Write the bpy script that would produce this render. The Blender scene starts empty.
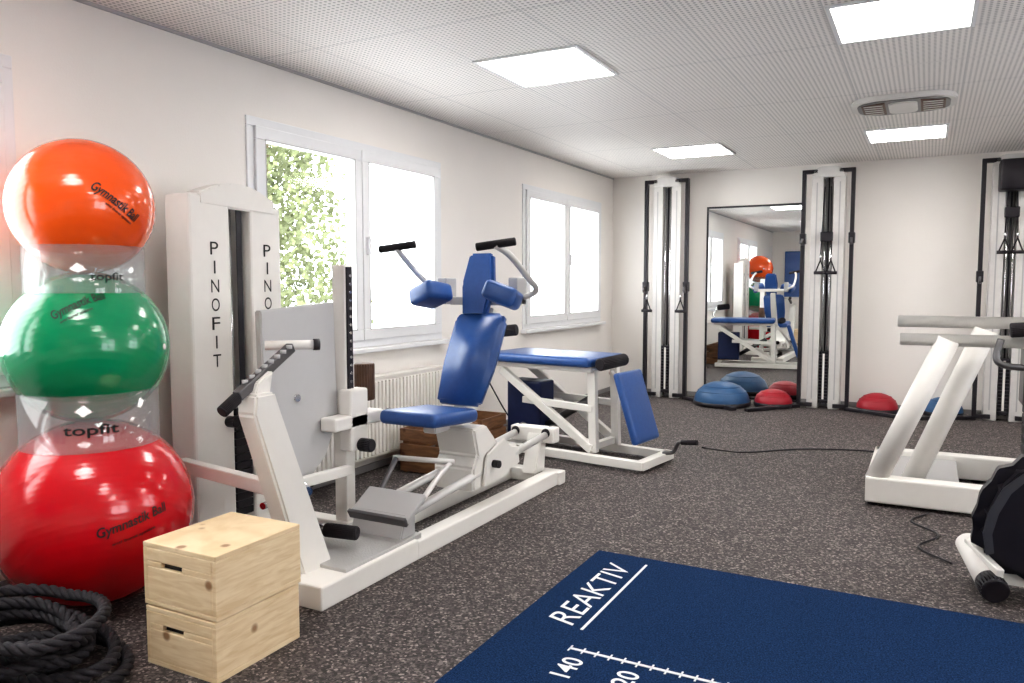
import bpy, bmesh, math, random
from mathutils import Vector, Matrix, Euler
random.seed(4)
S=bpy.context.scene
# ---------------------------------------------------------------- materials
def mat(name,col,rough=.5,metal=0,coat=0,noise=0,nscale=20,bump=0,bscale=80,spec=.5):
    m=bpy.data.materials.new(name);m.use_nodes=True;nt=m.node_tree;b=nt.nodes['Principled BSDF']
    b.inputs['Roughness'].default_value=rough;b.inputs['Metallic'].default_value=metal
    b.inputs['Coat Weight'].default_value=coat;b.inputs['Specular IOR Level'].default_value=spec
    tc=nt.nodes.new('ShaderNodeTexCoord')
    n=nt.nodes.new('ShaderNodeTexNoise');n.inputs['Scale'].default_value=nscale;n.inputs['Detail'].default_value=3
    nt.links.new(tc.outputs['Object'],n.inputs['Vector'])
    r=nt.nodes.new('ShaderNodeValToRGB');k=noise
    r.color_ramp.elements[0].position=.3;r.color_ramp.elements[1].position=.7
    r.color_ramp.elements[0].color=(*[c*(1-k) for c in col],1);r.color_ramp.elements[1].color=(*[min(1,c*(1+k)) for c in col],1)
    nt.links.new(n.outputs[0],r.inputs[0]);nt.links.new(r.outputs[0],b.inputs['Base Color'])
    if bump:
        n2=nt.nodes.new('ShaderNodeTexNoise');n2.inputs['Scale'].default_value=bscale;nt.links.new(tc.outputs['Object'],n2.inputs['Vector'])
        bp=nt.nodes.new('ShaderNodeBump');bp.inputs['Strength'].default_value=bump;bp.inputs['Distance'].default_value=.005
        nt.links.new(n2.outputs[0],bp.inputs['Height']);nt.links.new(bp.outputs[0],b.inputs['Normal'])
    return m
WALL=mat('wall_paint',(.85,.81,.77),.8,noise=.01,nscale=3,bump=.15,bscale=150)
WHITE=mat('white_powdercoat',(.80,.77,.73),.5,noise=.01)
SHADED_PLATE=mat('shaded_white_plate',(.54,.53,.53),.4,noise=.01)  # white lever cover, its shadow side painted in as grey
PVC=mat('white_pvc',(.78,.78,.79),.3,noise=.01)
BLACK=mat('black_plastic',(.014,.011,.016),.4,noise=.1)
FOAM=mat('black_foam',(.017,.013,.017),.75,noise=.2,nscale=80)
BLUE=mat('blue_vinyl',(.030,.092,.29),.33,noise=.06,nscale=40,bump=.1,bscale=200)
NAVY=mat('navy_vinyl',(.010,.020,.08),.5,noise=.1)
CHROME=mat('chrome',(.75,.75,.76),.15,1)
DSTEEL=mat('dark_steel',(.16,.155,.16),.35,.8)
GREY=mat('grey_paint',(.45,.44,.44),.4)
SILVER=mat('silver_aluminium',(.68,.66,.64),.38,.25,noise=.03)
BROWN=mat('brown_leather',(.10,.045,.025),.5,noise=.2)
TICK=mat('white_marking',(.8,.82,.85),.8)
BLKMAT=mat('black_print',(.01,.01,.01),.6)
TREAD=mat('tread_plate',(.55,.54,.53),.45,.6,bump=.8,bscale=120)
ROPE=mat('black_rope',(.018,.015,.020),.7,noise=.4,nscale=150,bump=.6,bscale=300)
SNOW=mat('snow_ground',(.85,.87,.9),.9,noise=.05,nscale=1)
BARK=mat('bark',(.12,.08,.05),.9,noise=.4)
def wood(name,c1,c2,scale=(1,1,6)):
    m=mat(name,c1,.5);nt=m.node_tree;b=nt.nodes['Principled BSDF']
    tc=nt.nodes.new('ShaderNodeTexCoord');mp=nt.nodes.new('ShaderNodeMapping');mp.inputs['Scale'].default_value=scale
    w=nt.nodes.new('ShaderNodeTexNoise');w.inputs['Scale'].default_value=7;w.inputs['Detail'].default_value=5;w.inputs['Distortion'].default_value=.6
    r=nt.nodes.new('ShaderNodeValToRGB');r.color_ramp.elements[0].position=.35;r.color_ramp.elements[1].position=.65
    r.color_ramp.elements[0].color=(*c2,1);r.color_ramp.elements[1].color=(*c1,1)
    nt.links.new(tc.outputs['Object'],mp.inputs[0]);nt.links.new(mp.outputs[0],w.inputs['Vector']);nt.links.new(w.outputs[0],r.inputs[0])
    v=nt.nodes.new('ShaderNodeTexVoronoi');v.inputs['Scale'].default_value=7
    nt.links.new(tc.outputs['Object'],v.inputs['Vector'])
    r2=nt.nodes.new('ShaderNodeValToRGB');r2.color_ramp.elements[0].position=.08;r2.color_ramp.elements[1].position=.15
    r2.color_ramp.elements[0].color=(.30,.14,.06,1);r2.color_ramp.elements[1].color=(1,1,1,1)
    nt.links.new(v.outputs['Distance'],r2.inputs[0])
    mx=nt.nodes.new('ShaderNodeMixRGB');mx.blend_type='MULTIPLY';mx.inputs[0].default_value=.8
    nt.links.new(r.outputs[0],mx.inputs[1]);nt.links.new(r2.outputs[0],mx.inputs[2]);nt.links.new(mx.outputs[0],b.inputs['Base Color'])
    return m
PINE=wood('pine_wood',(.86,.69,.47),(.74,.55,.33),(1.2,1.2,9))
CRATE=wood('crate_wood',(.26,.13,.06),(.15,.07,.035))
def ballmat(name,col):
    m=mat(name,col,.18,coat=.4,noise=.03,nscale=3);nt=m.node_tree;b=nt.nodes['Principled BSDF']
    tc=nt.nodes.new('ShaderNodeTexCoord');mp=nt.nodes.new('ShaderNodeMapping');mp.inputs['Rotation'].default_value=(.35,.5,0)
    w=nt.nodes.new('ShaderNodeTexWave');w.bands_direction='Z';w.inputs['Scale'].default_value=14
    bp=nt.nodes.new('ShaderNodeBump');bp.inputs['Strength'].default_value=.08;bp.inputs['Distance'].default_value=.004
    nt.links.new(tc.outputs['Object'],mp.inputs[0]);nt.links.new(mp.outputs[0],w.inputs['Vector']);nt.links.new(w.outputs[0],bp.inputs['Height']);nt.links.new(bp.outputs[0],b.inputs['Normal'])
    return m
ORANGE=ballmat('orange_rubber',(.86,.105,.010));GREEN=ballmat('green_rubber',(.002,.25,.10));RED=ballmat('red_rubber',(.60,.003,.012))
BLUED=mat('blue_dome_rubber',(.025,.09,.21),.45,noise=.05);REDD=mat('red_dome_rubber',(.33,.008,.022),.45,noise=.05)
def floormat():
    m=mat('speckled_rubber_floor',(.1,.1,.1),.68,bump=.5,bscale=200);nt=m.node_tree;b=nt.nodes['Principled BSDF']
    tc=nt.nodes.new('ShaderNodeTexCoord');v=nt.nodes.new('ShaderNodeTexVoronoi');v.inputs['Scale'].default_value=115
    nt.links.new(tc.outputs['Object'],v.inputs['Vector'])
    sp=nt.nodes.new('ShaderNodeSeparateColor');nt.links.new(v.outputs['Color'],sp.inputs[0])
    r=nt.nodes.new('ShaderNodeValToRGB');r.color_ramp.interpolation='CONSTANT'
    e=r.color_ramp.elements;e[0].position=0;e[0].color=(.028,.022,.022,1);e[1].position=.38;e[1].color=(.060,.048,.047,1)
    for p,c in((.62,(.105,.086,.082,1)),(.82,(.185,.155,.147,1)),(.94,(.33,.28,.26,1))):
        x=e.new(p);x.color=c
    nt.links.new(sp.outputs[0],r.inputs[0]);nt.links.new(r.outputs[0],b.inputs['Base Color']);return m
FLOOR=floormat()
CARPET=mat('navy_carpet',(.013,.038,.105),.95,bump=.8,bscale=400,noise=.65,nscale=180,spec=.1)
def ceilmat():
    m=mat('perforated_ceiling',(.6,.59,.58),.6);nt=m.node_tree;b=nt.nodes['Principled BSDF']
    tc=nt.nodes.new('ShaderNodeTexCoord');sc=nt.nodes.new('ShaderNodeVectorMath');sc.operation='SCALE';sc.inputs['Scale'].default_value=36
    fr=nt.nodes.new('ShaderNodeVectorMath');fr.operation='FRACTION';sb=nt.nodes.new('ShaderNodeVectorMath');sb.operation='SUBTRACT';sb.inputs[1].default_value=(.5,.5,0)
    ml=nt.nodes.new('ShaderNodeVectorMath');ml.operation='MULTIPLY';ml.inputs[1].default_value=(1,1,0)
    ln=nt.nodes.new('ShaderNodeVectorMath');ln.operation='LENGTH'
    r=nt.nodes.new('ShaderNodeValToRGB');r.color_ramp.elements[0].position=.22;r.color_ramp.elements[1].position=.32
    r.color_ramp.elements[0].color=(.44,.42,.41,1);r.color_ramp.elements[1].color=(.88,.84,.81,1)
    L=nt.links.new
    L(tc.outputs['Object'],sc.inputs[0]);L(sc.outputs[0],fr.inputs[0]);L(fr.outputs[0],sb.inputs[0]);L(sb.outputs[0],ml.inputs[0]);L(ml.outputs[0],ln.inputs[0]);L(ln.outputs['Value'],r.inputs[0])
    se=nt.nodes.new('ShaderNodeSeparateXYZ');L(tc.outputs['Object'],se.inputs[0])
    def seam(o,off):
        a=nt.nodes.new('ShaderNodeMath');a.operation='MULTIPLY_ADD';a.inputs[1].default_value=1/.625;a.inputs[2].default_value=off
        f=nt.nodes.new('ShaderNodeMath');f.operation='FRACT';c=nt.nodes.new('ShaderNodeMath');c.operation='GREATER_THAN';c.inputs[1].default_value=.012
        L(o,a.inputs[0]);L(a.outputs[0],f.inputs[0]);L(f.outputs[0],c.inputs[0]);return c
    s1=seam(se.outputs[0],.77);s2=seam(se.outputs[1],.72)
    mm=nt.nodes.new('ShaderNodeMath');mm.operation='MULTIPLY';L(s1.outputs[0],mm.inputs[0]);L(s2.outputs[0],mm.inputs[1])
    mx=nt.nodes.new('ShaderNodeMixRGB');mx.inputs[1].default_value=(.6,.58,.57,1);L(mm.outputs[0],mx.inputs[0]);L(r.outputs[0],mx.inputs[2]);L(mx.outputs[0],b.inputs['Base Color'])
    return m
CEIL=ceilmat()
def emis(name,col,st):
    m=bpy.data.materials.new(name);m.use_nodes=True;b=m.node_tree.nodes['Principled BSDF']
    b.inputs['Base Color'].default_value=(.8,.8,.8,1);b.inputs['Emission Color'].default_value=(*col,1);b.inputs['Emission Strength'].default_value=st;return m
LED=emis('led_panel_diffuser',(1,.965,.925),17)
def clear(name,tint,gl,df=0):
    m=bpy.data.materials.new(name);m.use_nodes=True;nt=m.node_tree;nt.nodes.clear()
    o=nt.nodes.new('ShaderNodeOutputMaterial');t=nt.nodes.new('ShaderNodeBsdfTransparent');t.inputs[0].default_value=(*tint,1)
    g=nt.nodes.new('ShaderNodeBsdfGlossy');g.inputs['Roughness'].default_value=.08;mx=nt.nodes.new('ShaderNodeMixShader');mx.inputs[0].default_value=gl
    d=nt.nodes.new('ShaderNodeBsdfDiffuse');d.inputs[0].default_value=(.85,.86,.87,1);m2=nt.nodes.new('ShaderNodeMixShader');m2.inputs[0].default_value=df
    nt.links.new(t.outputs[0],mx.inputs[1]);nt.links.new(g.outputs[0],mx.inputs[2]);nt.links.new(mx.outputs[0],m2.inputs[1]);nt.links.new(d.outputs[0],m2.inputs[2]);nt.links.new(m2.outputs[0],o.inputs[0]);return m
GLASS=clear('window_glass',(.97,.99,.99),.05);ACRYL=clear('clear_acrylic',(.93,.94,.95),.07,.09)
MIRROR=mat('mirror_silver',(.86,.88,.87),.0,1)
LEAF=mat('tree_leaves',(.125,.145,.065),.8,noise=.6,nscale=2.5)
# ---------------------------------------------------------------- mesh helpers
def mkobj(name,bm,m,smooth=False):
    me=bpy.data.meshes.new(name);bm.normal_update();bm.to_mesh(me);bm.free()
    if smooth:
        for p in me.polygons:p.use_smooth=True
    me.materials.append(m);o=bpy.data.objects.new(name,me);S.collection.objects.link(o);return o
class G:
    def __init__(s,name):
        s.e=bpy.data.objects.new(name,None);s.e.empty_display_size=.1;S.collection.objects.link(s.e);s.ch=[]
    def add(s,o):
        s.ch.append(o);return o
    def done(s):
        bpy.context.view_layer.update()
        lo=Vector((9e9,)*3);hi=-lo
        for o in s.ch:
            for c in o.bound_box:
                w=o.matrix_world@Vector(c)
                for i in range(3):lo[i]=min(lo[i],w[i]);hi[i]=max(hi[i],w[i])
        c=Vector(((lo.x+hi.x)/2,(lo.y+hi.y)/2,lo.z));s.e.location=c
        for o in s.ch:
            o.parent=s.e;o.matrix_parent_inverse=Matrix.Translation(-c)
        return s.e
def bbox(bm,c,size,M=None,bev=0,seg=2):
    r=bmesh.ops.create_cube(bm,size=1)
    vs=r['verts'];bmesh.ops.scale(bm,vec=size,verts=vs)
    if bev:
        es=list({e for v in vs for e in v.link_edges})
        rr=bmesh.ops.bevel(bm,geom=es,offset=bev,segments=seg,affect='EDGES',profile=.5)
        vs=list({v for f in rr['faces'] for v in f.verts}|{v for v in vs if v.is_valid})
    T=Matrix.Translation(c)
    if M is not None:T=T@M.to_4x4()
    bmesh.ops.transform(bm,matrix=T,verts=vs)
def box(g,name,lo,hi,m,bev=.006,seg=2):
    bm=bmesh.new();lo=Vector(lo);hi=Vector(hi);bbox(bm,(lo+hi)/2,hi-lo,None,bev,seg);o=mkobj(name,bm,m,bev>.015)
    return g.add(o) if g else o
def rbox(g,name,c,size,rot,m,bev=.006,seg=2,smooth=None):
    bm=bmesh.new();bbox(bm,c,size,Euler([math.radians(a) for a in rot]).to_matrix(),bev,seg);o=mkobj(name,bm,m,bev>.015)
    return g.add(o) if g else o
def frame(p1,p2,up=(0,0,1)):
    z=(Vector(p2)-Vector(p1)).normalized();u=Vector(up)
    if abs(z.dot(u))>.98:u=Vector((0,1,0))
    x=u.cross(z).normalized();y=z.cross(x);return Matrix((x,y,z)).transposed()
def beam(g,name,p1,p2,w,h,m,bev=.005):
    bm=bmesh.new();d=(Vector(p2)-Vector(p1)).length
    bbox(bm,(Vector(p1)+Vector(p2))/2,(w,h,d),frame(p1,p2),bev);return g.add(mkobj(name,bm,m))
def cyl(g,name,p1,p2,r,m,r2=None,seg=24,bev=0):
    bm=bmesh.new();p1=Vector(p1);p2=Vector(p2);d=(p2-p1).length
    bmesh.ops.create_cone(bm,cap_ends=True,segments=seg,radius1=r,radius2=r if r2 is None else r2,depth=d)
    if bev:
        es=[e for e in bm.edges if all(abs(abs(v.co.z)-d/2)<1e-5 for v in e.verts)]
        bmesh.ops.bevel(bm,geom=es,offset=bev,segments=3,affect='EDGES',profile=.5)
    bmesh.ops.transform(bm,matrix=Matrix.Translation((p1+p2)/2)@frame(p1,p2).to_4x4(),verts=bm.verts)
    o=mkobj(name,bm,m)
    for p in o.data.polygons:
        p.use_smooth=len(p.vertices)<=4
    return g.add(o) if g else o
def tubepts(pts,r,n=10,closed=False):
    bm=bmesh.new();P=[Vector(p) for p in pts];N=len(P);rings=[]
    t0=(P[1]-P[0]).normalized();up=Vector((0,0,1)) if abs(t0.z)<.9 else Vector((0,1,0));u=up.cross(t0).normalized()
    for i,p in enumerate(P):
        if closed:t=(P[(i+1)%N]-P[i-1]).normalized()
        else:t=(P[min(i+1,N-1)]-P[max(i-1,0)]).normalized()
        u=(u-t*u.dot(t)).normalized();v=t.cross(u)
        rings.append([bm.verts.new(p+(u*math.cos(a)+v*math.sin(a))*r) for a in [2*math.pi*k/n for k in range(n)]])
    for i in range(N if closed else N-1):
        A=rings[i];B=rings[(i+1)%N]
        for k in range(n):bm.faces.new((A[k],A[(k+1)%n],B[(k+1)%n],B[k]))
    if not closed:
        bm.faces.new(rings[0][::-1]);bm.faces.new(rings[-1])
    return bm
def smoothpath(ctrl,k=6):
    C=[Vector(c) for c in ctrl];C=[C[0]*2-C[1]]+C+[C[-1]*2-C[-2]];out=[]
    for i in range(1,len(C)-2):
        for j in range(k):
            t=j/k;a,b,c,d=C[i-1:i+3]
            out.append(.5*((2*b)+(c-a)*t+(2*a-5*b+4*c-d)*t*t+(3*b-a-3*c+d)*t**3))
    out.append(C[-2]);return out
def tube(g,name,ctrl,r,m,k=6,n=12):
    bm=tubepts(smoothpath(ctrl,k),r,n);o=mkobj(name,bm,m,True);return g.add(o) if g else o
def prism(g,name,pts,axis,a,b,m,bev=.006):
    bm=bmesh.new();idx=[i for i in range(3) if i!=axis]
    def mk(v):
        L=[]
        for p in pts:
            c=[0,0,0];c[idx[0]]=p[0];c[idx[1]]=p[1];c[axis]=v;L.append(bm.verts.new(c))
        return L
    A=mk(a);B=mk(b);n=len(pts);bm.faces.new(A);bm.faces.new(B[::-1])
    for i in range(n):bm.faces.new((A[i],B[i],B[(i+1)%n],A[(i+1)%n]))
    bmesh.ops.recalc_face_normals(bm,faces=bm.faces)
    if bev:bmesh.ops.bevel(bm,geom=list(bm.edges),offset=bev,segments=2,affect='EDGES')
    o=mkobj(name,bm,m);return g.add(o) if g else o
def textmesh(body,width=None,height=None,shear=0,bold=0):
    cu=bpy.data.curves.new('t','FONT');cu.body=body;cu.size=1;cu.shear=shear;cu.offset=bold;cu.align_x='LEFT'
    o=bpy.data.objects.new('t',cu);S.collection.objects.link(o);bpy.context.view_layer.update()
    me=bpy.data.meshes.new_from_object(o.evaluated_get(bpy.context.evaluated_depsgraph_get()))
    bpy.data.objects.remove(o)
    xs=[v.co.x for v in me.vertices];ys=[v.co.y for v in me.vertices]
    x0,x1,y0,y1=min(xs),max(xs),min(ys),max(ys)
    sx=width/(x1-x0) if width else height/(y1-y0);sy=height/(y1-y0) if height else sx
    for v in me.vertices:v.co=Vector(((v.co.x-(x0+x1)/2)*sx,(v.co.y-(y0+y1)/2)*sy,0))
    return me
def text(g,name,body,c,xd,yd,m,width=None,height=None,shear=0,bold=0):
    me=textmesh(body,width,height,shear,bold);xd=Vector(xd).normalized();yd=Vector(yd).normalized();zd=xd.cross(yd)
    M=Matrix.Translation(c)@Matrix((xd,yd,zd)).transposed().to_4x4();me.transform(M);me.materials.append(m)
    o=bpy.data.objects.new(name,me);S.collection.objects.link(o);return g.add(o) if g else o
def spheretext(g,name,body,c,r,az,el,roll,m,width,height):
    me=textmesh(body,width,height,.2,.018);cr,sr=math.cos(roll),math.sin(roll)
    bm=bmesh.new();bm.from_mesh(me);bmesh.ops.triangulate(bm,faces=bm.faces)
    for _ in range(2):
        L=[e for e in bm.edges if e.calc_length()>.012]
        if L:
            bmesh.ops.subdivide_edges(bm,edges=L,cuts=1);bmesh.ops.triangulate(bm,faces=bm.faces)
    n=Vector((math.cos(el)*math.cos(az),math.cos(el)*math.sin(az),math.sin(el)))
    xr=Vector((0,0,1)).cross(n).normalized();yr=n.cross(xr)
    for v in bm.verts:
        x=v.co.x*cr-v.co.y*sr;y=v.co.x*sr+v.co.y*cr
        d=(n+xr*math.tan(x/r)+yr*math.tan(y/r)).normalized();v.co=Vector(c)+d*(r+.002)
    return g.add(mkobj(name,bm,m))
def sphere(g,name,c,r,m,sz=1,seg=96):
    bm=bmesh.new();bmesh.ops.create_uvsphere(bm,u_segments=seg,v_segments=seg//2,radius=r)
    bmesh.ops.scale(bm,vec=(1,1,sz),verts=bm.verts);o=mkobj(name,bm,m,True);o.location=c;return g.add(o) if g else o
def lathe(g,name,prof,c,m,seg=48):
    bm=bmesh.new();R=[]
    for r,z in prof:
        R.append([bm.verts.new((r*math.cos(2*math.pi*k/seg),r*math.sin(2*math.pi*k/seg),z)) for k in range(seg)])
    for i in range(len(R)-1):
        for k in range(seg):bm.faces.new((R[i][k],R[i][(k+1)%seg],R[i+1][(k+1)%seg],R[i+1][k]))
    bmesh.ops.translate(bm,vec=c,verts=bm.verts);return (g.add(mkobj(name,bm,m,True)) if g else mkobj(name,bm,m,True))
# ---------------------------------------------------------------- room
H=2.58;XL=-3.41;XR=2.9;YB=8.95;YF=-2.0
WZ0,WZ1=.87,2.25
def wall_with_windows(name,x0,x1,wins):
    bm=bmesh.new()
    def bb(y0,y1,z0,z1):bbox(bm,((x0+x1)/2,(y0+y1)/2,(z0+z1)/2),(x1-x0,y1-y0,z1-z0))
    bb(YF,YB,-.0,WZ0);bb(YF,YB,WZ1,H)
    ys=[YF]+[y for w in wins for y in w]+[YB]
    for i in range(0,len(ys),2):
        if ys[i+1]-ys[i]>.01:bb(ys[i],ys[i+1],WZ0,WZ1)
    return mkobj(name,bm,WALL)
LW=[(-.05,1.93),(3.19,5.16),(6.56,8.55)];RW_FILL=[(0.2,2.2),(4.2,6.2)]  # right-wall windows are out of view, added for fill light
wall_with_windows('wall_left',XL-.25,XL,LW);wall_with_windows('wall_right',XR,XR+.25,RW_FILL)
box(None,'wall_back',(XL-.25,YB,0),(XR+.25,YB+.2,H),WALL,0)
box(None,'wall_front',(XL-.25,YF-.2,0),(XR+.25,YF,H),WALL,0)
box(None,'floor',(XL-.25,YF-.2,-.15),(XR+.25,YB+.2,0),FLOOR,0)
box(None,'ceiling',(XL-.25,YF-.2,H),(XR+.25,YB+.2,H+.15),CEIL,0)
box(None,'trim_1',(XL,YF,H-.015),(XL+.015,YB,H),GREY,0)
BB=mat('baseboard_grey',(.25,.24,.24),.6)
box(None,'baseboard_left',(XL,YF,0),(XL+.012,YB,.05),BB,.002)
box(None,'baseboard_back',(XL,YB-.012,0),(XR,YB,.05),BB,.002)
def window(i,y0,y1,x,sgn):
    g=G('window_%d'%i)
    def fr(n,a0,a1,z0,z1,w,d0,d1):
        for nm,lo,hi in((n+'_bottom',(a0,z0),(a1,z0+w)),(n+'_top',(a0,z1-w),(a1,z1)),(n+'_side_a',(a0,z0+w),(a0+w,z1-w)),(n+'_side_b',(a1-w,z0+w),(a1,z1-w))):
            X=sorted((x+sgn*d0,x+sgn*d1));box(g,nm,(X[0],lo[0],lo[1]),(X[1],hi[0],hi[1]),PVC,.005)
    fr('outer_frame',y0,y1,WZ0,WZ1,.055,-.06,.012)
    ym=(y0+y1)/2
    fr('sash_a',y0+.05,ym-.004,WZ0+.05,WZ1-.05,.075,-.05,.03);fr('sash_b',ym+.004,y1-.05,WZ0+.05,WZ1-.05,.075,-.05,.03)
    for k,(a,b) in enumerate(((y0+.12,ym-.07),(ym+.07,y1-.12))):
        X=sorted((x-sgn*.02,x-sgn*.03));box(g,'glass_%d'%k,(X[0],a,WZ0+.12),(X[1],b,WZ1-.12),GLASS,0)
        X=sorted((x+sgn*.029,x+sgn*.032))
        for nm,lo,hi in (('gasket_b_%d',(a,WZ0+.12),(b,WZ0+.126)),('gasket_t_%d',(a,WZ1-.126),(b,WZ1-.12)),('gasket_l_%d',(a,WZ0+.12),(a+.006,WZ1-.12)),('gasket_r_%d',(b-.006,WZ0+.12),(b,WZ1-.12))):
            box(g,nm%k,(X[0]-.01,lo[0],lo[1]),(X[1],hi[0],hi[1]),GREY,0)
    X=sorted((x+sgn*.03,x+sgn*.06));box(g,'handle',(X[0],ym+.03,1.5),(X[1],ym+.055,1.62),PVC,.004)
    X=sorted((x,x+sgn*.07));box(g,'sill',(X[0],y0-.03,WZ0-.035),(X[1],y1+.03,WZ0-.002),PVC,.006)
    g.done()
for i,w in enumerate(LW):window(i+1,w[0],w[1],XL,1)
for i,w in enumerate(RW_FILL):window(i+4,w[0],w[1],XR,-1)
for px in(-2.03,-.155,1.72):
    for cy in(.9,4.23,7.48):
        cx=-.21 if (cy>7 and px==-.155) else px
        hw=.325 if px<-1 else .312;iw=hw-.022
        g=G('ceiling_light_panel')
        for nm,lo,hi in(('frame_a',(-hw,-hw),(hw,-iw)),('frame_b',(-hw,iw),(hw,hw)),('frame_c',(-hw,-iw),(-iw,iw)),('frame_d',(iw,-iw),(hw,iw))):
            box(g,nm,(cx+lo[0],cy+lo[1],H-.012),(cx+hi[0],cy+hi[1],H),PVC,.002)
        box(g,'diffuser',(cx-iw,cy-iw,H-.008),(cx+iw,cy+iw,H),LED,0);g.done()
g=G('ceiling_vent_unit');cx,cy=-.2,6.17
def rr(w,h,r,n=8):
    o=[]
    for sx,sy,a0 in((1,1,0),(-1,1,90),(-1,-1,180),(1,-1,270)):
        for j in range(n+1):
            a=math.radians(a0+90*j/n);o.append((cx+sx*(w/2-r)+r*math.cos(a),cy+sy*(h/2-r)+r*math.sin(a)))
    return o
prism(g,'housing',rr(.66,.56,.2),2,H-.035,H,SILVER,.008)
prism(g,'inner_ring',rr(.58,.48,.17),2,H-.040,H-.03,DSTEEL,.003)
prism(g,'grille_left',[(cx-.26,cy-.14),(cx-.11,cy-.20),(cx-.11,cy+.20),(cx-.26,cy+.14)],2,H-.045,H-.035,BROWN,.002)
prism(g,'grille_right',[(cx+.11,cy-.20),(cx+.26,cy-.14),(cx+.26,cy+.14),(cx+.11,cy+.20)],2,H-.045,H-.035,BROWN,.002)
prism(g,'centre_badge',rr(.18,.36,.06),2,H-.050,H-.035,SILVER,.004)
for s in(-1,1):
    for j in range(5):box(g,'vent_fin_%d_%d'%(s,j),(cx+s*.185-.06,cy-.14+j*.07,H-.05),(cx+s*.185+.06,cy-.13+j*.07,H-.04),SILVER,.002)
g.done()
# ---------------------------------------------------------------- outside
box(None,'outside_ground',(-60,-40,-1.3),(-4,60,-1.2),SNOW,0)
def tree(x,y,n,rad,z0,z1):
    g=G('garden_tree')
    cyl(g,'trunk',(x,y,-1.2),(x,y,z1*.8),.12,BARK,.04)
    bm=bmesh.new()
    for i in range(n):
        t=random.random();z=z0+(z1-z0)*t;R=rad*(1-.75*t)*(.6+.4*random.random())
        a=random.uniform(0,6.283);rr_=R*math.sqrt(random.random())
        c=Vector((x+rr_*math.cos(a),y+rr_*math.sin(a),z));s=random.uniform(.03,.08)
        u=Vector((random.gauss(0,1),random.gauss(0,1),random.gauss(0,1))).normalized();v=u.orthogonal().normalized()
        q=[c+u*s,c+v*s*.6,c-u*s,c-v*s*.6];bm.faces.new([bm.verts.new(p) for p in q])
    g.add(mkobj('foliage',bm,LEAF));g.done()
tree(-9.5,9.3,14000,2.1,-.4,6.5)
tree(-13,2.5,4000,2,-.5,6)
# ---------------------------------------------------------------- gym mat with markings
g=G('navy_training_mat')
box(g,'carpet',(-1.37,-.2,0),(2.0,3.45,.012),CARPET,.004)
z=.0135
text(g,'lettering','REAKTIV',(-1.20,2.965,z),(0,1,0),(-1,0,0),TICK,.70,.115,shear=.25)
box(g,'underline',(-1.105,2.6,.012),(-1.094,3.36,z),TICK,0)
box(g,'ruler_line',(-1.08,2.44,.012),(1.8,2.453,z),TICK,0)
for i in range(58):box(g,'tick_%d'%i,(-1.08+i*.05,2.425,.012),(-1.074+i*.05,2.468,z),TICK,0)
for i,n in enumerate((140,120,100,80,60,40,20,0)):
    text(g,'number_%d'%n,str(n),(-1.03+i*.2,2.315,z),(0,1,0),(-1,0,0),TICK,None,.075,bold=.012)
g.done()
# ---------------------------------------------------------------- stacked gym balls
BX,BY=-2.975,1.935
BALLS=[('gym_ball',.378,RED,.378),('gym_ball',1.050,GREEN,.303),('gym_ball',1.607,ORANGE,.265)]
az=math.atan2(-BY,-BX)
T=[(az+.36,.08,.20,.27),(az-.10,.62,.50,.20),(az+.45,-.0,-.62,.21)]
for (n,zc,m,r),(a,el,ro,w) in zip(BALLS,T):
    g=G(n);sphere(g,'ball_skin',(BX,BY,zc),r,m)
    spheretext(g,'print','Gymnastik Ball',(BX,BY,zc),r,a,el,ro,BLKMAT,w,.05)
    spheretext(g,'print_small','anti burst system',(BX,BY,zc),r,a-.05*math.sin(ro),el-.15,ro,BLKMAT,w*.6,.014)
    d=Vector((math.cos(a+1.2),math.sin(a+1.2),0));cyl(g,'valve',Vector((BX,BY,zc))+d*(r-.01),Vector((BX,BY,zc))+d*(r+.002),.012,WHITE);g.done()
for z0,z1,r,lab in((.663,.884,.254,'topfit'),(1.267,1.450,.218,'topfit')):
    g=G('ball_stacking_ring')
    lathe(g,'ring',[(r,z0),(r,z1),(r-.004,z1),(r-.004,z0),(r,z0)],(BX,BY,0),ACRYL,96)
    me=textmesh(lab,.19 if z0<1 else .12,.05 if z0<1 else .04,0,.01)
    for v in me.vertices:
        aa=az+(.0 if z0<1 else .35)+v.co.x/r;v.co=Vector((BX+(r+.003)*math.cos(aa),BY+(r+.003)*math.sin(aa),z0+(.085 if z0<1 else .06)+v.co.y))
    me.materials.append(BLKMAT);o=bpy.data.objects.new('label',me);S.collection.objects.link(o);g.add(o);g.done()
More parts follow.
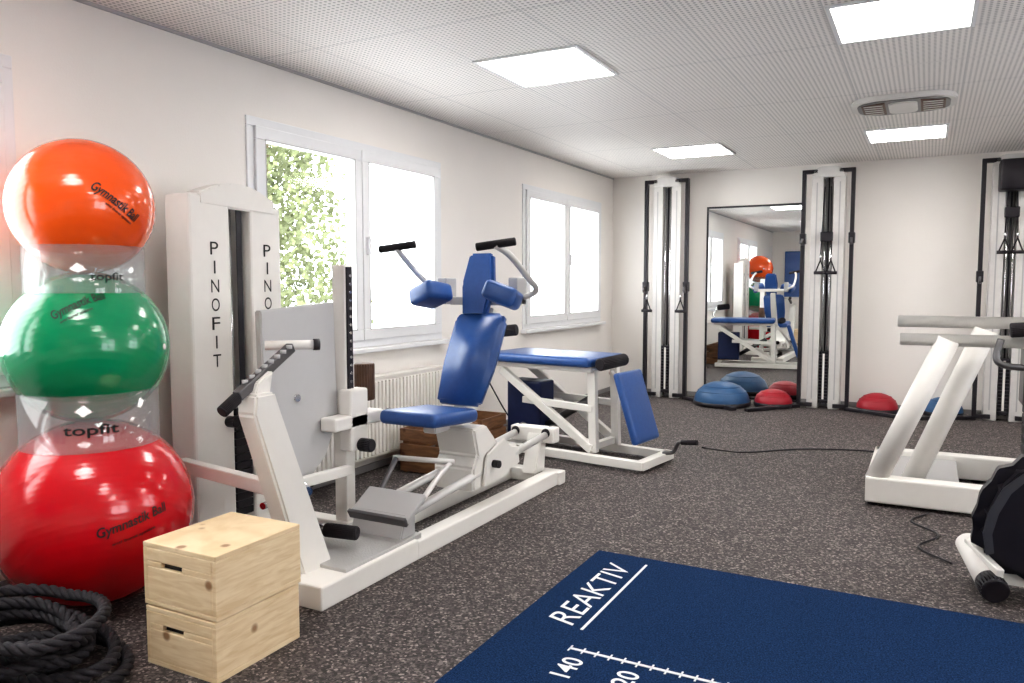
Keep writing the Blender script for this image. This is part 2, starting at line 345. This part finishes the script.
# ---------------------------------------------------------------- wooden boxes
def wbox(cx,cy,z0,w,d,h,rot):
    g=G('wooden_plyo_box');R=Euler((0,0,math.radians(rot))).to_matrix();t=.018
    def b(n,lo,hi,m=PINE,bev=.003):
        lo=Vector(lo);hi=Vector(hi);bm=bmesh.new();bbox(bm,(lo+hi)/2,hi-lo,None,bev)
        bmesh.ops.transform(bm,matrix=Matrix.Translation((cx,cy,z0))@R.to_4x4(),verts=bm.verts);g.add(mkobj(n,bm,m))
    b('top',(-w/2,-d/2,h-t),(w/2,d/2,h));b('bottom',(-w/2,-d/2,0),(w/2,d/2,t))
    b('side_right',(w/2-t,-d/2,t),(w/2,d/2,h-t));b('side_left',(-w/2,-d/2,t),(-w/2+t,d/2,h-t));b('back',(-w/2+t,d/2-t,t),(w/2-t,d/2,h-t))
    zs0,zs1=h*.62,h*.62+.020
    b('front_low',(-w/2+t,-d/2,t),(w/2-t,-d/2+t,zs0));b('front_high',(-w/2+t,-d/2,zs1),(w/2-t,-d/2+t,h-t))
    b('front_l',(-w/2+t,-d/2,zs0),(-.085,-d/2+t,zs1));b('front_r',(.015,-d/2,zs0),(w/2-t,-d/2+t,zs1))
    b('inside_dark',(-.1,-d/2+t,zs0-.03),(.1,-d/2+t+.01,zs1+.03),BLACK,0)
    g.done()
wbox(-2.165,1.88,0,.335,.385,.205,1);wbox(-2.165,1.883,.209,.345,.39,.218,1)
# ---------------------------------------------------------------- battle rope
pts=[];N=900
for i in range(N):
    t=i/N;a=t*2*math.pi*8.3
    R=.31-.15*abs(math.sin(t*7.1))+.02*math.sin(a*.7)
    x=-2.59+R*1.05*math.cos(a)+.05*math.sin(t*23);y=1.43+R*.72*math.sin(a)+.04*math.cos(t*19)
    zz=.03+.15*t*abs(math.sin(t*9+.3))+.03*abs(math.sin(a*1.3))*t+.05*t
    pts.append(Vector((x,y,zz)))
g=G('battle_rope')
for s in range(3):
    P=[];L=0
    for i,p in enumerate(pts):
        if i:L+=(p-pts[i-1]).length
        t=(pts[min(i+1,N-1)]-pts[max(i-1,0)]).normalized();u=Vector((0,0,1)).cross(t).normalized();v=t.cross(u)
        a=L/.11*2*math.pi+s*2.0944;P.append(p+(u*math.cos(a)+v*math.sin(a))*.0115)
    g.add(mkobj('strand_%d'%s,tubepts(P,.0112,7),ROPE,True))
g.done()
# ---------------------------------------------------------------- leg / chest press machine
g=G('leg_press_machine')
box(g,'tower_column_a',(-3.22,2.50,0),(-3.05,2.74,1.73),WHITE,.012)
box(g,'tower_column_b',(-3.22,2.87,0),(-3.05,3.08,1.70),WHITE,.012)
box(g,'tower_back',(-3.24,2.7,.0),(-3.20,2.9,1.70),DSTEEL,.004)
prism(g,'tower_arch',[(2.56,1.68),(2.56,1.74),(2.62,1.765),(2.68,1.785),(2.75,1.80),(2.82,1.80),(2.89,1.79),(2.95,1.77),(3.04,1.73),(3.04,1.66)],0,-3.15,-3.045,WHITE,.008)
for j in range(14):box(g,'weight_%d'%j,(-3.17,2.755,.12+j*.04),(-3.06,2.86,.156+j*.04),BLACK,.003)
for y in(2.78,2.84):cyl(g,'guide_rod_%d'%(y*100),(-3.1,y,.05),(-3.1,y,1.7),.009,CHROME)
box(g,'stack_strap',(-3.07,2.795,.7),(-3.065,2.83,1.68),BLACK,.001)
box(g,'tower_foot',(-3.25,2.45,0),(-2.95,3.1,.05),WHITE,.008)
for nm,yc,zs in(('letters_a',2.64,'PINOFIT'),('letters_b',2.98,'PINOFIT')):
    for j,c in enumerate(zs):text(g,'%s_%d'%(nm,j),c,(-3.048,yc,1.475-j*.091),(0,1,0),(0,0,1),BLKMAT,.010 if c=='I' else .048,.062)
beam(g,'strut_upper',(-3.05,2.42,.46),(-2.3,2.30,.46),.05,.06,WHITE)
beam(g,'strut_lower',(-3.0,2.55,.06),(-2.2,2.55,.06),.07,.06,WHITE)
prism(g,'front_column',[(2.36,.08),(2.54,.08),(2.25,.80),(2.22,.88),(2.12,.88),(2.11,.80)],0,-2.34,-2.24,WHITE,.01)
# base
box(g,'base_front',(-2.34,2.28,0),(-2.08,2.95,.10),WHITE,.008)
box(g,'tread_platform',(-2.50,2.45,.09),(-2.10,3.00,.115),TREAD,.004)
box(g,'platform_side',(-2.52,2.6,0),(-2.44,3.0,.10),WHITE,.006)
box(g,'rail_a',(-2.17,2.94,0),(-2.08,4.55,.09),WHITE,.008)
box(g,'rail_b',(-2.50,2.98,0),(-2.42,4.55,.08),WHITE,.008)
box(g,'rear_foot',(-2.58,4.50,0),(-2.06,4.59,.085),WHITE,.008)
prism(g,'rear_post',[(4.40,.08),(4.54,.08),(4.57,.32),(4.49,.34)],0,-2.29,-2.19,WHITE,.008)
for x in(-2.38,-2.16):cyl(g,'slide_tube_%d'%(-x*100),(x,2.92,.20),(x,4.55,.33),.022,SILVER)
box(g,'slide_end_plate',(-2.42,4.49,.27),(-2.10,4.58,.37),WHITE,.01)
for x in(-2.38,-2.16):cyl(g,'slide_end_cap_%d'%(-x*100),(x,4.48,.335),(x,4.61,.346),.030,BLACK,bev=.008)
prism(g,'slide_front_stand',[(2.86,.11),(2.98,.11),(2.98,.22),(2.90,.22)],0,-2.42,-2.12,GREY,.006)
# carriage + seat
prism(g,'carriage',[(3.55,.17),(4.10,.22),(4.08,.34),(3.85,.38),(3.70,.52),(3.55,.52),(3.60,.36),(3.55,.30)],0,-2.40,-2.14,WHITE,.012)
prism(g,'carriage_guard',[(3.62,.19),(3.90,.20),(4.00,.30),(3.86,.42),(3.66,.36)],0,-2.13,-2.115,WHITE,.004)
cyl(g,'carriage_knob',(-2.115,3.72,.30),(-2.07,3.72,.30),.022,BLACK,bev=.005)
prism(g,'seat_support',[(3.42,.50),(3.82,.50),(4.02,.88),(4.10,1.14),(4.05,1.16),(3.80,.72),(3.70,.56),(3.42,.55)],0,-2.38,-2.30,WHITE,.006)
rbox(g,'seat_pad',(-2.34,3.43,.595),(.36,.44,.075),(-4,0,0),BLUE,.03,4)
prism(g,'back_pad',[(-2.49,-.29),(-2.21,-.29),(-2.18,-.05),(-2.18,.25),(-2.21,.29),(-2.49,.29),(-2.52,.25),(-2.52,-.05)],1,-.035,.035,BLUE,.02)
o=g.ch[-1];o.data.transform(Matrix.Translation((.01,3.86,.87))@Matrix.Rotation(math.radians(-29),4,'X'))
for v in o.data.polygons:v.use_smooth=True
prism(g,'head_pad',[(-2.43,-.20),(-2.27,-.20),(-2.24,0),(-2.27,.19),(-2.43,.19),(-2.46,0)],1,-.03,.03,BLUE,.018)
o=g.ch[-1];o.data.transform(Matrix.Translation((-.03,4.02,1.30))@Matrix.Rotation(math.radians(-14),4,'X'))
for s,x in((-1,-2.62),(1,-2.13)):
    rbox(g,'arm_pad_%d'%s,(x,3.86,1.24),(.20,.20,.11),(-10,s*20,s*12),BLUE,.03,4)
    tube(g,'arm_tube_%d'%s,[(x-s*.05,4.06,1.20),(x+s*.10,4.08,1.26),(x+s*.12,3.92,1.35),(x+s*.11,3.74,1.46),(x+s*.08,3.63,1.51)],.018,SILVER)
    cyl(g,'hand_grip_%d'%s,(x+s*.08-.10,3.60,1.50),(x+s*.08+.10,3.68,1.53),.022,FOAM,bev=.006)
    box(g,'arm_bracket_%d'%s,(x-.03,3.98,1.18),(x+.03,4.10,1.34),GREY,.006)
beam(g,'arm_cross',(-2.6,4.06,1.20),(-2.1,4.06,1.20),.05,.05,WHITE)
# foot rest
rbox(g,'foot_rest_plate',(-2.27,2.96,.235),(.34,.19,.025),(30,0,0),GREY,.006)
rbox(g,'foot_rest_heel',(-2.27,2.88,.195),(.34,.02,.045),(30,0,0),DSTEEL,.004)
tube(g,'foot_rest_handle',[(-2.40,3.05,.24),(-2.41,3.16,.34),(-2.41,3.22,.40)],.014,DSTEEL)
tube(g,'foot_rest_handle_b',[(-2.14,3.05,.24),(-2.15,3.22,.33),(-2.15,3.34,.38)],.014,SILVER)
cyl(g,'foot_rest_bar',(-2.43,3.22,.40),(-2.13,3.34,.385),.014,SILVER)
cyl(g,'ankle_bar',(-2.62,2.72,.17),(-2.30,2.72,.17),.014,CHROME)
for a,b in(((-2.66,2.64,.19),(-2.48,2.68,.18)),((-2.40,2.66,.18),(-2.24,2.70,.175))):cyl(g,'roller_%d'%(-a[0]*100),a,b,.032,FOAM,bev=.01)
# lever cover
prism(g,'lever_cover',[(2.58,1.18),(3.08,1.21),(3.10,.62),(3.00,.42),(2.84,.30),(2.70,.33),(2.60,.46)],0,-2.73,-2.69,SHADED_PLATE,.006)
cyl(g,'lever_cover_bolt',(-2.69,2.80,.75),(-2.68,2.80,.75),.018,CHROME)
box(g,'vertical_rail_post',(-2.72,3.10,.05),(-2.64,3.17,1.40),WHITE,.006)
box(g,'vertical_rail_track',(-2.645,3.115,.60),(-2.63,3.155,1.39),BLACK,.002)
for j in range(18):cyl(g,'rail_hole_%d'%j,(-2.632,3.135,.63+j*.042),(-2.626,3.135,.63+j*.042),.008,CHROME,seg=10)
box(g,'post_foot',(-2.95,3.08,0),(-2.5,3.17,.06),WHITE,.006)
box(g,'height_block',(-2.68,2.95,.56),(-2.58,3.34,.63),WHITE,.01)
box(g,'height_slider',(-2.66,3.07,.44),(-2.58,3.21,.76),WHITE,.01)
cyl(g,'knob_a',(-2.58,3.36,.60),(-2.50,3.36,.60),.030,BLACK,bev=.01);cyl(g,'knob_b',(-2.58,3.14,.47),(-2.50,3.14,.47),.035,BLACK,bev=.01)
cyl(g,'knob_c',(-3.05,2.70,.62),(-2.99,2.70,.62),.028,BLACK,bev=.006)
beam(g,'lower_link',(-2.62,2.55,.36),(-2.62,3.10,.34),.04,.05,WHITE)
cyl(g,'link_shaft',(-2.75,2.75,.42),(-2.3,2.45,.42),.02,CHROME)
cyl(g,'link_shaft_b',(-2.70,2.9,.30),(-2.62,2.5,.30),.016,CHROME)
cyl(g,'thigh_roll',(-2.66,3.28,.68),(-2.66,3.28,.88),.055,BROWN,bev=.01)
# handle bars
cyl(g,'grip',(-2.30,2.005,.825),(-2.30,2.08,.87),.024,FOAM,bev=.005)
beam(g,'adjust_bar',(-2.30,2.08,.875),(-2.33,2.40,1.04),.035,.04,DSTEEL)
for j in range(8):cyl(g,'tooth_%d'%j,(-2.31,2.13+j*.034,.918+j*.0168),(-2.31,2.13+j*.034,.933+j*.0168),.012,GREY,seg=10)
cyl(g,'cross_handle',(-2.44,2.36,1.045),(-2.30,2.50,1.045),.020,WHITE);cyl(g,'cross_cap',(-2.30,2.50,1.045),(-2.285,2.52,1.045),.025,BLACK)
prism(g,'handle_bracket',[(2.12,.82),(2.21,.82),(2.24,.96),(2.16,.92)],0,-2.35,-2.27,WHITE,.005)
g.done()
# ---------------------------------------------------------------- therapy bench
g=G('therapy_bench')
def BT(lo,hi,n,m,bev,Rz=-8,c=(-2.5,5.42,0)):
    lo=Vector(lo);hi=Vector(hi);bm=bmesh.new();bbox(bm,(lo+hi)/2,hi-lo,None,bev,4 if bev>.02 else 2)
    bmesh.ops.transform(bm,matrix=Matrix.Translation(c)@Matrix.Rotation(math.radians(Rz),4,'Z'),verts=bm.verts);return g.add(mkobj(n,bm,m,bev>.015))
BT((-.52,-.28,.705),(.43,.28,.775),'top_pad',BLUE,.028)
BT((-.48,-.22,.665),(.42,.22,.705),'top_frame',WHITE,.006)
Mb=Matrix.Translation((-2.5,5.42,0))@Matrix.Rotation(math.radians(-8),4,'Z')
w=lambda *p:Mb@Vector(p)
for s in(-1,1):
    y=.24*s
    beam(g,'base_rail_%d'%s,w(-.45,y,.05),w(.85,y*.9-.02,.05),.06,.06,WHITE)
    beam(g,'cross_leg_a_%d'%s,w(-.40,y*.8,.64),w(.42,y*.8,.10),.05,.06,WHITE)
    beam(g,'leg_post_%d'%s,w(.42,y*.7,.08),w(.40,y*.7,.68),.06,.06,WHITE)
    beam(g,'side_bar_%d'%s,w(-.2,y*.75,.42),w(.42,y*.75,.40),.045,.05,WHITE)
beam(g,'base_cross_a',w(-.40,-.24,.05),w(-.40,.24,.05),.06,.06,WHITE);beam(g,'base_cross_b',w(.83,-.26,.05),w(.83,.24,.05),.07,.06,WHITE)
beam(g,'foot_bar',w(.40,-.22,.12),w(.40,.22,.12),.05,.05,WHITE)
BT((-.42,-.10,.12),(-.10,.10,.55),'motor_cover',NAVY,.015)
cyl(g,'actuator',w(-.1,0,.2),w(.3,0,.45),.03,DSTEEL)
bm=bmesh.new();bbox(bm,(0,0,0),(.055,.36,.52),None,.022,4)
bmesh.ops.transform(bm,matrix=Mb@Matrix.Translation((.70,-.05,.43))@Matrix.Rotation(math.radians(-18),4,'Y'),verts=bm.verts);g.add(mkobj('leg_pad',bm,BLUE,True))
beam(g,'leg_pad_arm',w(.46,0,.66),w(.78,0,.22),.04,.03,WHITE)
cyl(g,'roller_right',w(.50,-.24,.73),w(.54,.06,.75),.045,FOAM,bev=.01)
cyl(g,'roller_left_a',w(-.46,-.20,.93),w(-.28,-.16,.95),.045,FOAM,bev=.01)
tube(g,'roller_arm',[w(-.50,-.1,.70),w(-.52,-.12,.82),w(-.46,-.18,.93)],.014,CHROME)
tube(g,'pull_arm',[w(.84,.1,.08),w(.92,.1,.10),w(.96,.1,.17),w(1.06,.05,.19)],.014,DSTEEL)
cyl(g,'pull_grip',w(1.0,.06,.185),w(1.12,.05,.20),.018,FOAM)
g.done()
# ---------------------------------------------------------------- radiator, crate, outlet
g=G('radiator')
box(g,'panel',(-3.35,3.45,.12),(-3.30,5.02,.66),WHITE,.006)
for j in range(38):box(g,'rib_%d'%j,(-3.305,3.47+j*.041,.14),(-3.285,3.490+j*.041,.64),WHITE,.004)
box(g,'top_grille',(-3.38,3.45,.655),(-3.29,5.02,.675),WHITE,.003)
for y in(3.6,4.9):box(g,'bracket_%d'%(y*10),(-3.385,y,.3),(-3.34,y+.04,.5),WHITE,0)
cyl(g,'pipe',(-3.32,3.5,0),(-3.32,3.5,.14),.01,WHITE)
g.done()
def crate(x0,x1,y0,y1):
    g=G('wooden_crate')
    for j in range(3):
        z0=.01+j*.105
        box(g,'slat_front_%d'%j,(x1-.014,y0,z0),(x1,y1,z0+.085),CRATE,.003);box(g,'slat_back_%d'%j,(x0,y0,z0),(x0+.014,y1,z0+.085),CRATE,.003)
        box(g,'slat_left_%d'%j,(x0+.014,y0,z0),(x1-.014,y0+.014,z0+.085),CRATE,.003);box(g,'slat_right_%d'%j,(x0+.014,y1-.014,z0),(x1-.014,y1,z0+.085),CRATE,.003)
    for a in(x0+.03,x1-.03):
        for b in(y0+.03,y1-.03):box(g,'post_%d_%d'%(a*100,b*100),(a-.015,b-.015,0),(a+.015,b+.015,.3),CRATE,.002)
    box(g,'bottom',(x0+.014,y0+.014,.01),(x1-.014,y1-.014,.03),CRATE,0)
    g.done()
crate(-3.20,-2.84,4.32,4.78);crate(-3.20,-2.86,4.86,5.24)
g=G('wall_socket');box(g,'plate',(XL,5.62,.53),(XL+.012,5.86,.61),PVC,.003)
for y in(5.68,5.80):cyl(g,'outlet_%d'%(y*100),(XL+.01,y,.57),(XL+.014,y,.57),.02,GREY)
g.done()
tube(None,'power_cable',[(-3.39,5.8,.55),(-3.3,5.8,.4),(-3.2,5.85,.2),(-3.05,5.85,.012),(-3.0,5.75,.012)],.006,BLACK)
# ---------------------------------------------------------------- cable towers
def triangle(g,n,x,y,z):
    tube(g,n+'_strap_l',[(x,y,z+.13),(x-.04,y,z+.02),(x-.05,y,z)],.007,FOAM);tube(g,n+'_strap_r',[(x,y,z+.13),(x+.04,y,z+.02),(x+.05,y,z)],.007,FOAM)
    cyl(g,n+'_grip',(x-.06,y,z),(x+.06,y,z),.016,FOAM);cyl(g,n+'_hook',(x,y,z+.13),(x,y,z+.19),.01,CHROME)
def tower(xc,feet,hz,mid=None,boxtop=False):
    g=G('cable_pulley_tower');y0,y1=8.64,8.84
    for s in(-1,1):
        x=xc+s*.235
        box(g,'outer_post_%d'%s,(x-.019,8.60,.0),(x+.019,8.66,2.48),BLACK,.004)
        box(g,'top_arm_%d'%s,(min(x,xc+s*.1),8.60,2.44),(max(x,xc+s*.1),8.66,2.48),BLACK,.004)
        box(g,'bottom_arm_%d'%s,(min(x,xc+s*.1),8.60,.02),(max(x,xc+s*.1),8.66,.06),BLACK,.004)
        box(g,'column_side_%d'%s,(xc+s*.105-.055,y0,.0),(xc+s*.105+.055,y1,2.42),SILVER,.006)
        box(g,'column_groove_%d'%s,(xc+s*.11-.006,y0-.002,.1),(xc+s*.11+.006,y0,2.35),GREY,0)
        cyl(g,'guide_rod_%d'%s,(xc+s*.028,8.68,.05),(xc+s*.028,8.68,2.4),.008,CHROME)
        box(g,'slider_%d'%s,(x-.030,8.585,hz+.22),(x+.030,8.67,hz+.33),BLACK,.008)
        cyl(g,'pulley_%d'%s,(x-.01,8.57,hz+.24),(x+.01,8.57,hz+.24),.035,DSTEEL)
        if mid is None:triangle(g,'handle_%d'%s,x-s*.04,8.55,hz)
    if mid is not None:
        for s in(-1,1):triangle(g,'handle_%d'%s,xc+s*.05,8.56,mid);cyl(g,'handle_cable_%d'%s,(xc+s*.05,8.56,mid+.19),(xc+s*.03,8.60,2.3),.006,BLACK)
        box(g,'cable_head',(xc-.06,8.56,mid+.32),(xc+.06,8.62,mid+.42),BLACK,.01)
    box(g,'back_plate',(xc-.07,8.78,.0),(xc+.07,y1,2.42),GREY,.004)
    prism(g,'top_cap',[(xc-.16,2.40),(xc+.16,2.40),(xc+.15,2.47),(xc+.08,2.51),(xc-.08,2.51),(xc-.15,2.47)],1,8.60,8.88,SILVER,.012)
    for j in range(16):box(g,'weight_%d'%j,(xc-.045,8.64,.06+j*.034),(xc+.045,8.77,.09+j*.034),BLACK,.002)
    box(g,'weight_pin_label',(xc-.01,8.636,.1),(xc+.01,8.64,.58),WHITE,0)
    cyl(g,'cable',(xc,8.70,.6),(xc,8.70,2.4),.008,BLACK)
    for i,f in enumerate(feet):beam(g,'floor_foot_%d'%i,(xc+.235*f[2],8.63,.02),(f[0],f[1],.02),.06,.035,BLACK)
    box(g,'wall_bracket',(xc-.05,8.86,2.2),(xc+.05,8.95,2.3),DSTEEL,.002)
    if boxtop:box(g,'control_box',(xc-.12,8.40,2.16),(xc+.20,8.62,2.44),BLACK,.02)
    g.done()
tower(-2.64,[(-1.72,8.05,1),(-2.85,8.2,-1)],1.0)
tower(-.94,[(-1.60,8.05,-1),(-.20,8.32,1)],1.5,mid=1.42)
tower(.66,[(-.08,8.32,-1),(1.3,8.3,1)],1.1,mid=1.6,boxtop=True)
tower(2.1,[(1.5,8.3,-1)],1.2)
g=G('wall_mirror')
box(g,'mirror_glass',(-2.24,8.935,.03),(-1.24,8.945,2.16),MIRROR,0)
for n,lo,hi in(('l',(-2.26,.01),(-2.24,2.18)),('r',(-1.24,.01),(-1.22,2.18)),('t',(-2.24,2.16),(-1.24,2.18)),('b',(-2.24,.01),(-1.24,.03))):box(g,'frame_'+n,(lo[0],8.925,lo[1]),(hi[0],8.95,hi[1]),BLACK,0)
g.done()
def dome(x,y,r,m,h):
    g=G('balance_dome_trainer')
    lathe(g,'platform',[(0,.0),(r*.96,.0),(r,.015),(r,.045),(r*.97,.05)],(x,y,0),BLACK)
    lathe(g,'dome',[(r*.97*math.cos(a),.05+h*math.sin(a)) for a in [math.pi/2*i/14 for i in range(15)]],(x,y,0),m)
    for k in(.5,.75):
        lathe(g,'ring_%d'%(k*100),[(r*.97*math.cos(a)+d[0],.05+h*math.sin(a)+d[1]) for a in[math.asin(k)] for d in((0,-.004),(.004,.004),(-.006,.006))],(x,y,0),m)
    g.done()
dome(-1.93,8.40,.30,BLUED,.21);dome(-1.42,8.55,.20,REDD,.14);dome(-.42,8.66,.20,REDD,.15);dome(.17,8.72,.18,BLUED,.14)
# ---------------------------------------------------------------- white tube machine (right)
g=G('dip_press_machine')
box(g,'base_front',(-.29,4.95,.02),(.36,5.07,.17),WHITE,.01)
box(g,'base_side_a',(-.29,5.07,.02),(-.17,5.95,.17),WHITE,.01);box(g,'base_side_b',(.62,5.0,.02),(.76,5.95,.15),WHITE,.01)
box(g,'base_link',(.30,4.98,.02),(.76,5.06,.12),WHITE,.01)
box(g,'base_back',(-.29,5.83,.02),(.76,5.95,.17),WHITE,.01)
box(g,'base_plate',(-.18,5.05,.10),(.20,5.85,.14),GREY,.006)
for x in(-.25,.32):cyl(g,'foot_%d'%(x*100),(x,5.0,0),(x,5.0,.03),.03,BLACK);cyl(g,'foot_back_%d'%(x*100),(x,5.89,0),(x,5.89,.03),.03,BLACK)
cyl(g,'leg_tube_a',(-.24,5.02,.14),(.11,5.02,.99),.060,WHITE,seg=48)
cyl(g,'leg_tube_b',(-.05,5.20,.12),(.30,5.20,1.04),.060,WHITE,seg=48)
cyl(g,'top_tube_a',(-.14,5.02,.985),(1.0,5.05,.985),.034,WHITE,bev=.008,seg=48);cyl(g,'top_tube_b',(-.16,5.22,1.08),(1.0,5.26,1.08),.034,WHITE,bev=.008,seg=48)
cyl(g,'grip_a',(.40,5.0,1.05),(.60,5.0,1.07),.04,FOAM,bev=.008)
tube(g,'handle_hook',[(.36,5.0,1.0),(.34,4.98,.9),(.38,4.97,.86),(.5,4.97,.85)],.018,DSTEEL)
box(g,'rear_column',(.72,5.3,.1),(.86,5.5,1.0),WHITE,.01)
box(g,'rear_shroud',(.50,5.28,.60),(.72,5.52,.95),DSTEEL,.01)
for j in range(7):box(g,'weight_%d'%j,(.52,5.3,.18+j*.06),(.70,5.5,.232+j*.06),BLACK,.004)
cyl(g,'weight_rod',(.61,5.4,.15),(.61,5.4,1.0),.012,CHROME)
g.done()
g=G('dumbbell')
cyl(g,'handle',(.14,6.15,.050),(.26,6.15,.050),.016,DSTEEL)
for x in(.08,.25):cyl(g,'plate_%d'%(x*100),(x,6.15,.058),(x+.08,6.15,.058),.058,BLACK,seg=6)
g.done()
# ---------------------------------------------------------------- exercise bike (far right)
g=G('exercise_bike')
cyl(g,'front_stabiliser',(.195,3.98,.14),(.265,3.70,.065),.05,WHITE);cyl(g,'stabiliser_cap',(.262,3.715,.066),(.285,3.63,.055),.055,BLACK,bev=.012)
beam(g,'white_side_bar',(.19,3.92,.16),(.30,3.66,.12),.03,.04,WHITE)
prism(g,'flywheel_housing',[(.205,.15),(.19,.26),(.205,.36),(.25,.48),(.32,.57),(.46,.62),(.72,.60),(.86,.48),(.90,.30),(.84,.14),(.60,.07),(.36,.06)],1,3.74,3.90,BLACK,.05)
prism(g,'housing_trim',[(.25,.17),(.235,.26),(.255,.36),(.30,.46),(.37,.53),(.39,.51),(.33,.44),(.29,.35),(.27,.26),(.28,.18)],1,3.732,3.742,DSTEEL,.002)
cyl(g,'crank_disc',(.58,3.72,.36),(.58,3.74,.36),.13,DSTEEL)
beam(g,'main_beam',(.25,3.85,.07),(1.35,3.85,.07),.08,.08,WHITE)
cyl(g,'rear_stabiliser',(1.35,3.6,.05),(1.35,4.1,.05),.045,WHITE)
beam(g,'seat_post',(.95,3.85,.1),(1.05,3.85,.85),.06,.06,WHITE);box(g,'saddle',(.92,3.73,.85),(1.2,3.97,.92),BLACK,.03)
beam(g,'handle_post',(.75,3.85,.5),(.85,3.85,.75),.05,.05,BLACK)
g.done()
tube(None,'floor_cable',[(.14,4.06,.008),(.0,4.25,.008),(.09,4.5,.008),(-.04,4.7,.008),(.04,4.9,.008)],.005,BLACK)
tube(None,'resistance_cord',[(-1.36,5.36,.16),(-1.28,5.7,.08),(-1.18,6.05,.012),(-.8,6.4,.01),(-.3,6.55,.01),(.2,6.45,.01)],.006,BLACK)
g=G('hanging_exercise_mat')
for j in range(2):box(g,'mat_%d'%j,(-3.1+j*.75,-1.97,1.0),(-2.45+j*.75,-1.93,2.1),BLUE,.015)
g.done()
g=G('wall_bars')
for x in(-1.5,-.6):box(g,'upright_%d'%(x*10),(x,-1.99,0),(x+.04,-1.88,2.3),PINE,.004)
for j in range(14):cyl(g,'rung_%d'%j,(-1.48,-1.92,.2+j*.15),(-.58,-1.92,.2+j*.15),.018,PINE)
g.done()
# ---------------------------------------------------------------- world, camera
W=bpy.data.worlds.new('overcast_sky');S.world=W;W.use_nodes=True;nt=W.node_tree;bg=nt.nodes['Background']
tc=nt.nodes.new('ShaderNodeTexCoord');sp=nt.nodes.new('ShaderNodeSeparateXYZ');r=nt.nodes.new('ShaderNodeValToRGB')
r.color_ramp.elements[0].position=0;r.color_ramp.elements[0].color=(.95,.95,1,1);r.color_ramp.elements[1].position=.6;r.color_ramp.elements[1].color=(1,.99,.97,1)
nt.links.new(tc.outputs['Generated'],sp.inputs[0]);nt.links.new(sp.outputs[2],r.inputs[0]);nt.links.new(r.outputs[0],bg.inputs[0]);bg.inputs[1].default_value=8
cam=bpy.data.cameras.new('camera');cam.lens=775/1024*36;cam.sensor_width=36;cam.clip_start=.05;cam.clip_end=200
co=bpy.data.objects.new('camera',cam);S.collection.objects.link(co);co.location=(0,0,1.3)
co.rotation_euler=(math.radians(90)-math.atan(57/775),0,math.radians(28.2));S.camera=co
S.view_settings.view_transform='Standard'
try:S.view_settings.look='Medium High Contrast'
except Exception as e:print(e)
